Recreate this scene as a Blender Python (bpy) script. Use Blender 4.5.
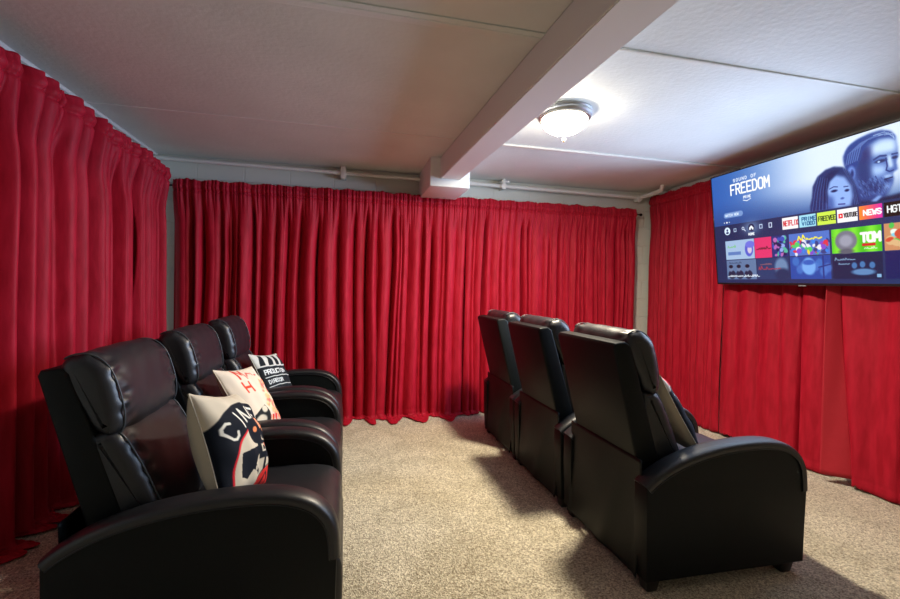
import bpy, bmesh, math, random
import numpy as np
from mathutils import Matrix, Vector

scene = bpy.context.scene
for o in list(bpy.data.objects):
    bpy.data.objects.remove(o)
COL = scene.collection

# ------------------------------------------------------------------ camera
CAM_H = 1.25
F_PX = 453.0
ax_y = Vector((345 - 450, -(288 - 299.5), -F_PX)).normalized()
ax_x = Vector((2400 - 450, -(335 - 299.5), -F_PX))
ax_x = (ax_x - ax_y * ax_x.dot(ax_y)).normalized()
ax_z = ax_x.cross(ax_y)
cam_d = bpy.data.cameras.new('camera')
cam = bpy.data.objects.new('camera', cam_d)
COL.objects.link(cam)
cam.matrix_world = Matrix.Translation((0, 0, CAM_H)) @ Matrix((ax_x, ax_y, ax_z)).to_4x4()
cam_d.sensor_fit = 'HORIZONTAL'
cam_d.sensor_width = 36.0
cam_d.lens = 36.0 * F_PX / 900.0
cam_d.clip_start = 0.05
scene.camera = cam

# ------------------------------------------------------------------ world, light levels, exposure
WORLD_STRENGTH = 0.31
WORLD_COLOR = (0.93, 0.97, 1.0, 1)
LAMP_GLASS = 26.0
LAMP_DOWN_W = 36.0
LAMP_COLOR = (1.0, 0.87, 0.67, 1)
SCREEN_STRENGTH = 0.48
SCREEN_LIGHT_W = 2.2
SCREEN_FORWARD_W = 21.0
world = bpy.data.worlds.new('world')
scene.world = world
world.use_nodes = True
bg = world.node_tree.nodes['Background']
bg.inputs[0].default_value = WORLD_COLOR
bg.inputs[1].default_value = WORLD_STRENGTH
scene.view_settings.view_transform = 'Standard'
scene.view_settings.look = 'None'
scene.view_settings.gamma = 1.0
scene.view_settings.use_curve_mapping = False
scene.view_settings.exposure = 1.25


# ------------------------------------------------------------------ materials
def mat(name, color=(.5, .5, .5), rough=.5, metal=0.0, spec=.5, sheen=0.0, sheen_tint=None, coat=0.0):
    m = bpy.data.materials.new(name)
    m.use_nodes = True
    b = m.node_tree.nodes['Principled BSDF']
    b.inputs['Base Color'].default_value = (*color, 1)
    b.inputs['Roughness'].default_value = rough
    b.inputs['Metallic'].default_value = metal
    b.inputs['Specular IOR Level'].default_value = spec
    if sheen:
        b.inputs['Sheen Weight'].default_value = sheen
        b.inputs['Sheen Roughness'].default_value = .35
        if sheen_tint:
            b.inputs['Sheen Tint'].default_value = (*sheen_tint, 1)
    if coat:
        b.inputs['Coat Weight'].default_value = coat
    return m


def N(m, t, **kw):
    n = m.node_tree.nodes.new(t)
    for k, v in kw.items():
        setattr(n, k, v)
    return n


def link(m, a, b):
    m.node_tree.links.new(a, b)


def bsdf(m):
    return m.node_tree.nodes['Principled BSDF']


def noise_bump(m, scale, strength, dist=.002, detail=4, stretch=None, extra=None):
    tc = N(m, 'ShaderNodeTexCoord')
    mp = N(m, 'ShaderNodeMapping')
    if stretch:
        mp.inputs['Scale'].default_value = stretch
    link(m, tc.outputs['Object'], mp.inputs[0])
    nz = N(m, 'ShaderNodeTexNoise')
    nz.inputs['Scale'].default_value = scale
    nz.inputs['Detail'].default_value = detail
    link(m, mp.outputs[0], nz.inputs['Vector'])
    bp = N(m, 'ShaderNodeBump')
    bp.inputs['Strength'].default_value = strength
    bp.inputs['Distance'].default_value = dist
    link(m, nz.outputs[0], bp.inputs['Height'])
    link(m, bp.outputs[0], bsdf(m).inputs['Normal'])
    return nz, bp, mp


def color_noise(m, c0, c1, scale, lo=.35, hi=.65, stretch=None, detail=5):
    tc = N(m, 'ShaderNodeTexCoord')
    mp = N(m, 'ShaderNodeMapping')
    if stretch:
        mp.inputs['Scale'].default_value = stretch
    link(m, tc.outputs['Object'], mp.inputs[0])
    nz = N(m, 'ShaderNodeTexNoise')
    nz.inputs['Scale'].default_value = scale
    nz.inputs['Detail'].default_value = detail
    link(m, mp.outputs[0], nz.inputs['Vector'])
    r = N(m, 'ShaderNodeValToRGB')
    r.color_ramp.elements[0].position = lo
    r.color_ramp.elements[1].position = hi
    r.color_ramp.elements[0].color = (*c0, 1)
    r.color_ramp.elements[1].color = (*c1, 1)
    link(m, nz.outputs[0], r.inputs[0])
    link(m, r.outputs[0], bsdf(m).inputs['Base Color'])
    return r


# ceiling plaster
M_ceil = mat('ceiling_paint', (.62, .60, .57), .55, spec=.3)
color_noise(M_ceil, (.68, .71, .68), (.76, .79, .76), 2.2, .3, .7)
noise_bump(M_ceil, 38, .55, .003, 6)
M_beam = mat('beam_paint', (.78, .78, .76), .4)
noise_bump(M_beam, 25, .1, .002)
M_trim = mat('white_trim_paint', (.74, .73, .70), .38)
M_pipe = mat('white_pipe_paint', (.76, .76, .72), .3)
# painted block wall
M_block = mat('painted_block', (.66, .67, .60), .55)
tc = N(M_block, 'ShaderNodeTexCoord')
sep = N(M_block, 'ShaderNodeSeparateXYZ')
cmb = N(M_block, 'ShaderNodeCombineXYZ')
link(M_block, tc.outputs['Object'], sep.inputs[0])
addn = N(M_block, 'ShaderNodeMath', operation='ADD')
link(M_block, sep.outputs['X'], addn.inputs[0])
link(M_block, sep.outputs['Y'], addn.inputs[1])
link(M_block, addn.outputs[0], cmb.inputs[0])
link(M_block, sep.outputs['Z'], cmb.inputs[1])
br = N(M_block, 'ShaderNodeTexBrick')
br.inputs['Scale'].default_value = 1.0
br.inputs['Brick Width'].default_value = .40
br.inputs['Row Height'].default_value = .20
br.inputs['Mortar Size'].default_value = .006
br.inputs['Mortar Smooth'].default_value = .3
br.inputs['Color1'].default_value = (1, 1, 1, 1)
br.inputs['Color2'].default_value = (.97, .97, .97, 1)
br.inputs['Mortar'].default_value = (0, 0, 0, 1)
link(M_block, cmb.outputs[0], br.inputs['Vector'])
bp = N(M_block, 'ShaderNodeBump')
bp.inputs['Strength'].default_value = .8
bp.inputs['Distance'].default_value = .006
link(M_block, br.outputs['Color'], bp.inputs['Height'])
link(M_block, bp.outputs[0], bsdf(M_block).inputs['Normal'])

# carpet
M_carpet = mat('beige_carpet', (.5, .42, .31), .95, spec=.1, sheen=.3)
tc = N(M_carpet, 'ShaderNodeTexCoord')
n1 = N(M_carpet, 'ShaderNodeTexVoronoi')
n1.inputs['Scale'].default_value = 175
n1.inputs['Randomness'].default_value = 1.0
n3 = N(M_carpet, 'ShaderNodeTexVoronoi')
n3.inputs['Scale'].default_value = 80
link(M_carpet, tc.outputs['Object'], n3.inputs['Vector'])
sp1 = N(M_carpet, 'ShaderNodeSeparateColor')
sp3 = N(M_carpet, 'ShaderNodeSeparateColor')
link(M_carpet, n1.outputs['Color'], sp1.inputs[0])
link(M_carpet, n3.outputs['Color'], sp3.inputs[0])
mxv = N(M_carpet, 'ShaderNodeMix')
mxv.inputs[0].default_value = .25
link(M_carpet, sp1.outputs[0], mxv.inputs[2])
link(M_carpet, sp3.outputs[0], mxv.inputs[3])
n2 = N(M_carpet, 'ShaderNodeTexNoise')
n2.inputs['Scale'].default_value = 3.0
n2.inputs['Detail'].default_value = 3
n2.inputs['Distortion'].default_value = 1.0
for n in (n1, n2):
    link(M_carpet, tc.outputs['Object'], n.inputs['Vector'])
r1 = N(M_carpet, 'ShaderNodeValToRGB')
r1.color_ramp.elements[0].position = .12
r1.color_ramp.elements[0].color = (.30, .25, .165, 1)
r1.color_ramp.elements[1].position = .85
r1.color_ramp.elements[1].color = (.94, .87, .69, 1)
link(M_carpet, mxv.outputs[0], r1.inputs[0])
r2 = N(M_carpet, 'ShaderNodeValToRGB')
r2.color_ramp.elements[0].position = .42
r2.color_ramp.elements[0].color = (.86, .85, .82, 1)
r2.color_ramp.elements[1].position = .58
r2.color_ramp.elements[1].color = (1, 1, 1, 1)
link(M_carpet, n2.outputs[0], r2.inputs[0])
mx = N(M_carpet, 'ShaderNodeMixRGB', blend_type='MULTIPLY')
mx.inputs[0].default_value = 1
link(M_carpet, r1.outputs[0], mx.inputs[1])
link(M_carpet, r2.outputs[0], mx.inputs[2])
link(M_carpet, mx.outputs[0], bsdf(M_carpet).inputs['Base Color'])
bp = N(M_carpet, 'ShaderNodeBump')
bp.inputs['Strength'].default_value = .9
bp.inputs['Distance'].default_value = .008
link(M_carpet, n1.outputs['Distance'], bp.inputs['Height'])
link(M_carpet, bp.outputs[0], bsdf(M_carpet).inputs['Normal'])

# red velvet
M_velvet = mat('red_velvet', (.5, .01, .03), .6, spec=.2, sheen=.14, sheen_tint=(1, .25, .32))
color_noise(M_velvet, (.34, .004, .017), (.45, .009, .029), 30, .36, .66, (1, 1, .2), 6)
noise_bump(M_velvet, 55, .35, .0025, 6, (1, 1, .4))
# black leather
M_leather = mat('black_leather', (.008, .009, .012), .42, spec=.6)
noise_bump(M_leather, 260, .25, .0012, 3)
M_leather_side = mat('black_leather_panel', (.004, .0055, .006), .5, spec=.18)
noise_bump(M_leather_side, 220, .3, .0012, 3)
M_stitch = mat('leather_piping', (.05, .06, .07), .4)
M_foot = mat('black_plastic', (.008, .008, .008), .35)
M_black_metal = mat('black_metal', (.01, .01, .012), .35, metal=.6)
M_nickel = mat('brushed_nickel', (.42, .43, .45), .32, metal=1.0)
M_bezel = mat('black_bezel', (.012, .012, .014), .3)


def emit_mat(name, color, strength):
    m = bpy.data.materials.new(name)
    m.use_nodes = True
    b = bsdf(m)
    b.inputs['Base Color'].default_value = (.8, .8, .78, 1)
    b.inputs['Emission Color'].default_value = color
    b.inputs['Emission Strength'].default_value = strength
    return m


M_glass = emit_mat('frosted_glass_lit', LAMP_COLOR, LAMP_GLASS)


def paint_mat(name, emissive=0.0, rough=.8):
    m = bpy.data.materials.new(name)
    m.use_nodes = True
    b = bsdf(m)
    at = N(m, 'ShaderNodeAttribute')
    at.attribute_name = 'paint'
    b.inputs['Roughness'].default_value = rough
    if emissive:
        b.inputs['Base Color'].default_value = (.01, .01, .01, 1)
        link(m, at.outputs['Color'], b.inputs['Emission Color'])
        b.inputs['Emission Strength'].default_value = emissive
        b.inputs['Roughness'].default_value = .25
    else:
        link(m, at.outputs['Color'], b.inputs['Base Color'])
        b.inputs['Specular IOR Level'].default_value = .15
        tcx = N(m, 'ShaderNodeTexCoord')
        nz = N(m, 'ShaderNodeTexNoise')
        nz.inputs['Scale'].default_value = 350
        bpx = N(m, 'ShaderNodeBump')
        bpx.inputs['Strength'].default_value = .4
        bpx.inputs['Distance'].default_value = .001
        link(m, tcx.outputs['Object'], nz.inputs['Vector'])
        link(m, nz.outputs[0], bpx.inputs['Height'])
        link(m, bpx.outputs[0], b.inputs['Normal'])
    return m


M_pillow = paint_mat('printed_linen')
M_screen = paint_mat('lit_screen', SCREEN_STRENGTH)


# ------------------------------------------------------------------ mesh helpers
def finish(name, me, m, parent=None, smooth=True, angle=40):
    o = bpy.data.objects.new(name, me)
    COL.objects.link(o)
    me.materials.append(m)
    if smooth:
        me.polygons.foreach_set('use_smooth', [True] * len(me.polygons))
        if angle < 180:
            me.set_sharp_from_angle(angle=math.radians(angle))
    if parent is not None:
        o.parent = parent
    return o


def mesh_np(name, verts, faces, m, parent=None, smooth=True, angle=180):
    me = bpy.data.meshes.new(name)
    me.from_pydata([tuple(map(float, v)) for v in verts], [], [tuple(map(int, f)) for f in faces])
    me.update()
    return finish(name, me, m, parent, smooth, angle)


def grid_faces(nu, nv, wrap_u=False, off=0):
    i, j = np.meshgrid(np.arange(nu if wrap_u else nu - 1), np.arange(nv - 1), indexing='ij')
    i = i.ravel()
    j = j.ravel()
    i2 = (i + 1) % nu
    return np.stack([i * nv + j, i2 * nv + j, i2 * nv + j + 1, i * nv + j + 1], 1) + off


def from_bm(name, bm, m, parent=None, smooth=True, angle=40):
    bmesh.ops.recalc_face_normals(bm, faces=bm.faces)
    me = bpy.data.meshes.new(name)
    bm.to_mesh(me)
    bm.free()
    return finish(name, me, m, parent, smooth, angle)


def bm_box(bm, lo, hi, bev=0.0, seg=3, rot=None, taper=None):
    r = bmesh.ops.create_cube(bm, size=1)
    vs = r['verts']
    c = (Vector(lo) + Vector(hi)) / 2
    d = Vector(hi) - Vector(lo)
    for v in vs:
        v.co = Vector((v.co.x * d.x, v.co.y * d.y, v.co.z * d.z))
        if taper and v.co.z < 0:
            v.co.x *= taper
            v.co.y *= taper
        if rot is not None:
            v.co = rot @ v.co
        v.co += c
    if bev > 0:
        es = list({e for v in vs for e in v.link_edges})
        bmesh.ops.bevel(bm, geom=es, offset=bev, segments=seg, profile=.5, affect='EDGES')


def box(name, lo, hi, m, parent=None, bev=0.0, seg=3):
    bm = bmesh.new()
    bm_box(bm, lo, hi, bev, seg)
    return from_bm(name, bm, m, parent)


def bm_prism_xz(bm, pts, y0, y1, bev=0.0, seg=3):
    a = [bm.verts.new((x, y0, z)) for x, z in pts]
    b = [bm.verts.new((x, y1, z)) for x, z in pts]
    f0 = bm.faces.new(a)
    f1 = bm.faces.new(b[::-1])
    n = len(pts)
    for i in range(n):
        j = (i + 1) % n
        bm.faces.new((a[j], a[i], b[i], b[j]))
    if bev > 0:
        es = list(f0.edges) + list(f1.edges)
        bmesh.ops.bevel(bm, geom=es, offset=bev, segments=seg, profile=.5, affect='EDGES')


def bm_tube(bm, pts, r, seg=12, caps=True):
    pts = [Vector(p) for p in pts]
    rings = []
    up = Vector((0, 0, 1))
    prev = None
    for i, p in enumerate(pts):
        d = (pts[min(i + 1, len(pts) - 1)] - pts[max(i - 1, 0)]).normalized()
        if prev is None:
            ref = up if abs(d.dot(up)) < .9 else Vector((1, 0, 0))
            a = d.cross(ref).normalized()
        else:
            a = (prev - d * prev.dot(d)).normalized()
        prev = a
        b = d.cross(a)
        rr = r[i] if isinstance(r, (list, tuple)) else r
        rings.append([bm.verts.new(p + (a * math.cos(t) + b * math.sin(t)) * rr)
                      for t in [2 * math.pi * k / seg for k in range(seg)]])
    for i in range(len(rings) - 1):
        for k in range(seg):
            l = (k + 1) % seg
            bm.faces.new((rings[i][k], rings[i][l], rings[i + 1][l], rings[i + 1][k]))
    if caps:
        bm.faces.new(rings[0])
        bm.faces.new(rings[-1][::-1])


def bm_lathe(bm, prof, c, seg=48):
    rings = []
    for r, z in prof:
        if r < 1e-5:
            rings.append([bm.verts.new((c[0], c[1], z))])
        else:
            rings.append([bm.verts.new((c[0] + r * math.cos(2 * math.pi * k / seg),
                                        c[1] + r * math.sin(2 * math.pi * k / seg), z)) for k in range(seg)])
    for i in range(len(rings) - 1):
        A, B = rings[i], rings[i + 1]
        for k in range(seg):
            l = (k + 1) % seg
            if len(A) == 1 and len(B) == 1:
                continue
            if len(A) == 1:
                bm.faces.new((A[0], B[l], B[k]))
            elif len(B) == 1:
                bm.faces.new((A[k], A[l], B[0]))
            else:
                bm.faces.new((A[k], A[l], B[l], B[k]))


def catmull(pts, n, closed=False):
    P = np.array(pts, float)
    m = len(P)
    out = []
    segs = m if closed else m - 1
    for i in range(segs):
        if closed:
            p0, p1, p2, p3 = P[(i - 1) % m], P[i], P[(i + 1) % m], P[(i + 2) % m]
        else:
            p0, p1, p2, p3 = P[max(i - 1, 0)], P[i], P[i + 1], P[min(i + 2, m - 1)]
        for k in range(n):
            t = k / n
            out.append(.5 * ((2 * p1) + (-p0 + p2) * t + (2 * p0 - 5 * p1 + 4 * p2 - p3) * t * t
                             + (-p0 + 3 * p1 - 3 * p2 + p3) * t ** 3))
    if not closed:
        out.append(P[-1])
    return np.array(out)


def empty(name, loc, label, cat, group=None, rz=0.0):
    o = bpy.data.objects.new(name, None)
    COL.objects.link(o)
    o.location = loc
    o.rotation_euler = (0, 0, rz)
    o.empty_display_size = .1
    return tag(o, label, cat, group)


def tag(o, label, cat, group=None):
    o['label'] = label
    o['category'] = cat
    if group:
        o['group'] = group
    return o


def struct(o, label=None):
    o['kind'] = 'structure'
    if label:
        o['label'] = label
    return o


# ------------------------------------------------------------------ painting helper (numpy canvas -> point colours)
def lin(c):
    c = np.asarray(c, float)
    return np.where(c <= .04045, c / 12.92, ((c + .055) / 1.055) ** 2.4)


FONT = {
    'A': [[(0, 0), (2, 6), (4, 0)], [(.8, 2.2), (3.2, 2.2)]],
    'B': [[(0, 0), (0, 6), (3, 6), (3.8, 4.6), (3, 3.2), (0, 3.2)], [(3, 3.2), (4, 1.6), (3, 0), (0, 0)]],
    'C': [[(4, 5), (3, 6), (1, 6), (0, 5), (0, 1), (1, 0), (3, 0), (4, 1)]],
    'D': [[(0, 0), (0, 6), (2.5, 6), (4, 4.5), (4, 1.5), (2.5, 0), (0, 0)]],
    'E': [[(4, 6), (0, 6), (0, 0), (4, 0)], [(0, 3), (3, 3)]],
    'F': [[(4, 6), (0, 6), (0, 0)], [(0, 3), (3, 3)]],
    'G': [[(4, 5), (3, 6), (1, 6), (0, 5), (0, 1), (1, 0), (3, 0), (4, 1), (4, 3), (2.4, 3)]],
    'H': [[(0, 0), (0, 6)], [(4, 0), (4, 6)], [(0, 3), (4, 3)]],
    'I': [[(2, 0), (2, 6)]],
    'K': [[(0, 0), (0, 6)], [(4, 6), (0, 2.6)], [(1.4, 3.6), (4, 0)]],
    'L': [[(0, 6), (0, 0), (4, 0)]],
    'M': [[(0, 0), (0, 6), (2, 2.5), (4, 6), (4, 0)]],
    'N': [[(0, 0), (0, 6), (4, 0), (4, 6)]],
    'O': [[(1, 0), (0, 1), (0, 5), (1, 6), (3, 6), (4, 5), (4, 1), (3, 0), (1, 0)]],
    'P': [[(0, 0), (0, 6), (3, 6), (4, 5), (4, 4), (3, 3), (0, 3)]],
    'R': [[(0, 0), (0, 6), (3, 6), (4, 5), (4, 4), (3, 3), (0, 3)], [(2, 3), (4, 0)]],
    'S': [[(4, 5), (3, 6), (1, 6), (0, 5), (0, 4), (4, 2), (4, 1), (3, 0), (1, 0), (0, 1)]],
    'T': [[(0, 6), (4, 6)], [(2, 6), (2, 0)]],
    'U': [[(0, 6), (0, 1), (1, 0), (3, 0), (4, 1), (4, 6)]],
    'V': [[(0, 6), (2, 0), (4, 6)]],
    'W': [[(0, 6), (1, 0), (2, 4), (3, 0), (4, 6)]],
    'X': [[(0, 0), (4, 6)], [(0, 6), (4, 0)]],
    'Y': [[(0, 6), (2, 3), (4, 6)], [(2, 3), (2, 0)]],
}


class Canvas:
    """u to the right 0..asp, v down 0..1"""

    def __init__(s, w, h, base):
        s.w, s.h = w, h
        s.asp = (w - 1) / (h - 1)
        s.U, s.V = np.meshgrid(np.linspace(0, s.asp, w), np.linspace(0, 1, h))
        s.px = 1.0 / (h - 1)
        s.img = np.zeros((h, w, 3)) + np.array(base, float)

    def blend(s, a, c):
        a = np.clip(a, 0, 1)[..., None]
        s.img = s.img * (1 - a) + np.array(c, float) * a

    def rect(s, u0, v0, u1, v1, c, soft=1.0):
        e = s.px * soft
        a = np.minimum.reduce([(s.U - u0), (u1 - s.U), (s.V - v0), (v1 - s.V)]) / e + .5
        s.blend(a, c)

    def ell(s, cu, cv, ru, rv, c, soft=1.0, rot=0.0, alpha=1.0):
        du, dv = s.U - cu, s.V - cv
        if rot:
            cr, sr = math.cos(rot), math.sin(rot)
            du, dv = du * cr + dv * sr, -du * sr + dv * cr
        d = (1 - np.sqrt((du / ru) ** 2 + (dv / rv) ** 2)) * min(ru, rv)
        s.blend(np.clip(d / (s.px * soft) + .5, 0, 1) * alpha, c)

    def glow(s, cu, cv, ru, rv, c, alpha=1.0):
        s.blend(alpha * np.exp(-((s.U - cu) / ru) ** 2 - ((s.V - cv) / rv) ** 2), c)

    def poly(s, pts, c, alpha=1.0, soft=0):
        inside = np.zeros(s.U.shape, bool)
        n = len(pts)
        for i in range(n):
            (x0, y0), (x1, y1) = pts[i], pts[(i + 1) % n]
            if y0 == y1:
                continue
            cond = ((y0 > s.V) != (y1 > s.V)) & (s.U < (x1 - x0) * (s.V - y0) / (y1 - y0) + x0)
            inside ^= cond
        a = inside.astype(float)
        for _ in range(2 if soft else 0):
            for ax in (0, 1):
                k = soft
                acc = np.zeros_like(a)
                for d in range(-k, k + 1):
                    acc += np.roll(a, d, ax)
                a = acc / (2 * k + 1)
        s.blend(a * alpha, c)

    def stroke(s, pts, wd, c, alpha=1.0):
        best = np.full(s.U.shape, 9.0)
        for (x0, y0), (x1, y1) in zip(pts[:-1], pts[1:]):
            lo_u, hi_u = min(x0, x1) - wd - .02, max(x0, x1) + wd + .02
            dx, dy = x1 - x0, y1 - y0
            L = dx * dx + dy * dy + 1e-12
            t = np.clip(((s.U - x0) * dx + (s.V - y0) * dy) / L, 0, 1)
            best = np.minimum(best, np.hypot(s.U - x0 - t * dx, s.V - y0 - t * dy))
        s.blend(((wd / 2 - best) / s.px + .5) * alpha, c)

    def text(s, txt, u, v, h, c, wd=None, wide=.62, gap=.25, warp=None):
        """baseline left at (u, v); h letter height"""
        wd = wd or h * .17
        cw = h * wide
        x = u
        for ch in txt:
            if ch != ' ':
                for pl in FONT.get(ch, []):
                    pts = [(x + p[0] / 4 * cw, v - p[1] / 6 * h) for p in pl]
                    if warp:
                        pts = [warp(*p) for p in pts]
                    s.stroke(pts, wd, c)
            x += cw * (1 + gap)
        return x

    def scribble(s, u, v, n, h, c, seed=0):
        g = np.random.RandomState(seed)
        for _ in range(n):
            w = h * (.35 + .5 * g.rand())
            s.stroke([(u, v), (u + w * .4, v - h * g.rand()), (u + w, v - h * .3 * g.rand())], h * .28, c, .85)
            u += w + h * .25
        return u

    def colors(s):
        out = np.ones((s.h * s.w, 4))
        out[:, :3] = lin(np.clip(s.img, 0, 1)).reshape(-1, 3)
        return out


def set_paint(me, cols):
    a = me.attributes.new('paint', 'FLOAT_COLOR', 'POINT')
    a.data.foreach_set('color', np.asarray(cols, np.float32).ravel())


# ------------------------------------------------------------------ room shell
XL, XR, YB, YF, ZC = -1.66, 3.40, 4.52, -1.6, 2.40
struct(box('floor', (XL - .1, YF, -.1), (XR + .1, YB + .1, 0), M_carpet), 'beige cut pile carpet floor')
struct(box('ceiling', (XL - .1, YF, ZC), (XR + .1, YB + .1, ZC + .1), M_ceil), 'off-white plastered ceiling')
struct(box('wall_left', (XL - .1, YF, 0), (XL, YB + .1, ZC), M_block))
struct(box('wall_right', (XR, YF, 0), (XR + .1, YB + .1, ZC), M_block))
struct(box('wall_rear', (XL - .1, YF - .1, 0), (XR + .1, YF, ZC), M_block))
struct(box('wall_back', (XL, YB, 0), (XR, YB + .1, ZC), M_block), 'white painted block wall behind the curtains')

# ceiling beam and its block
bm = bmesh.new()
z0 = 2.216


def beam_sec(y):
    t = (y - 1.3) / (3.89 - 1.3)
    return .86 + (.785 - .86) * t, 1.055 + (.965 - 1.055) * t


pa, pb = beam_sec(YF), beam_sec(3.89)
vs = [bm.verts.new(p) for p in [(pa[0], YF, z0), (pa[1], YF, z0), (pa[1], YF, ZC), (pa[0], YF, ZC),
                                (pb[0], 3.89, z0), (pb[1], 3.89, z0), (pb[1], 3.89, ZC), (pb[0], 3.89, ZC)]]
for f in [(0, 1, 2, 3), (7, 6, 5, 4), (0, 4, 5, 1), (1, 5, 6, 2), (2, 6, 7, 3), (3, 7, 4, 0)]:
    bm.faces.new([vs[i] for i in f])
bmesh.ops.bevel(bm, geom=list(bm.edges), offset=.006, segments=2, affect='EDGES')
struct(from_bm('trim_1', bm, M_beam), 'painted ceiling beam')
struct(box('trim_2', (.70, 3.87, 2.15), (1.055, YB, ZC), M_beam, bev=.005, seg=2), 'boxed block carrying the end of the beam')
# seam battens
struct(box('trim_3', (XL, 3.365, ZC - .004), (.80, 3.385, ZC), M_trim), 'thin ceiling seam strip, far left')
bm = bmesh.new()
bm_box(bm, (XL, 1.885, ZC - .008), (.85, 1.965, ZC), .003, 2)
bm_box(bm, (XL, 1.915, ZC - .011), (.85, 1.935, ZC - .006), .002, 2)
struct(from_bm('trim_4', bm, M_ceil), 'wide ceiling seam strip, near left')
struct(box('trim_7', (XL, YF, 2.375), (XL + .03, YB, ZC), M_trim, bev=.004, seg=2), 'white strip along the top of the left wall')
struct(box('trim_5', (.95, 3.355, ZC - .014), (XR, 3.395, ZC), M_trim, bev=.004, seg=2), 'white ceiling batten, far right')
struct(box('trim_6', (1.0, 1.90, ZC - .008), (XR, 1.922, ZC), M_ceil, bev=.003, seg=2), 'ceiling batten, near right')

# pipe along the back wall
pr = empty('ceiling_pipe', (1.08, 4.44, 2.335), 'white painted pipe under the ceiling right of the beam block, elbow at the corner', 'pipe')
bm = bmesh.new()
pz = 2.335
bm_tube(bm, [(0, 0, 0), (2.08, 0, -.012)], .020, 14)
from_bm('pipe_run', bm, M_pipe, pr)
bm = bmesh.new()
bm_tube(bm, [(2.03, 0, -.012), (2.10, 0, -.012)], .029, 14)
bm_tube(bm, [(2.055, .04, -.03), (2.055, -.03, -.045)], .024, 12)
from_bm('tee_fitting', bm, M_pipe, pr)
bm = bmesh.new()
arc = [(2.085, -.0, -.004), (2.11, -.08, .0), (2.125, -.2, .006), (2.13, -.27, .014), (2.13, -.295, .03), (2.13, -.30, .066)]
bm_tube(bm, [tuple(p) for p in catmull(arc, 4)], .022, 12)
from_bm('elbow', bm, M_pipe, pr)
bm = bmesh.new()
bm_box(bm, (.47, -.03, -.035), (.50, .08, .065), .004, 2)
bm_tube(bm, [(.485, -.002, -.006), (.485, -.03, -.008)], .03, 12)
bm_box(bm, (.46, -.034, .03), (.54, -.02, .05), .003, 2)
from_bm('pipe_clamp', bm, M_pipe, pr)
pl = empty('ceiling_pipe', (XL, 4.44, 2.335), 'white painted pipe under the ceiling left of the beam block', 'pipe')
bm = bmesh.new()
bm_tube(bm, [(0, 0, .01), (2.36, 0, -.0)], .018, 14)
from_bm('pipe_run', bm, M_pipe, pl)
bm = bmesh.new()
bm_box(bm, (1.60, -.03, -.05), (1.65, .07, .064), .004, 2)
from_bm('pipe_clamp', bm, M_pipe, pl)


# ------------------------------------------------------------------ curtains
def smooth(x):
    x = np.clip(x, 0, 1)
    return x * x * (3 - 2 * x)


def fold_fn(L, nf, rng, power=.6, jit=.35, amp_jit=.35):
    b = np.linspace(0, L, nf + 1)
    b[1:-1] += (rng.rand(nf - 1) - .5) * jit * 2 * L / nf
    h = 1 - amp_jit * rng.rand(nf) - .3 * (rng.rand(nf) > .75)
    sk = .35 + .3 * rng.rand(nf)

    def f(s):
        s = np.clip(s, 0, L - 1e-6)
        i = np.clip(np.searchsorted(b, s, side='right') - 1, 0, nf - 1)
        t = (s - b[i]) / (b[i + 1] - b[i])
        t = np.where(t < sk[i], .5 * t / sk[i], .5 + .5 * (t - sk[i]) / (1 - sk[i]))
        return h[i] * np.sin(np.pi * np.clip(t, 0, 1)) ** power
    return f


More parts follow.
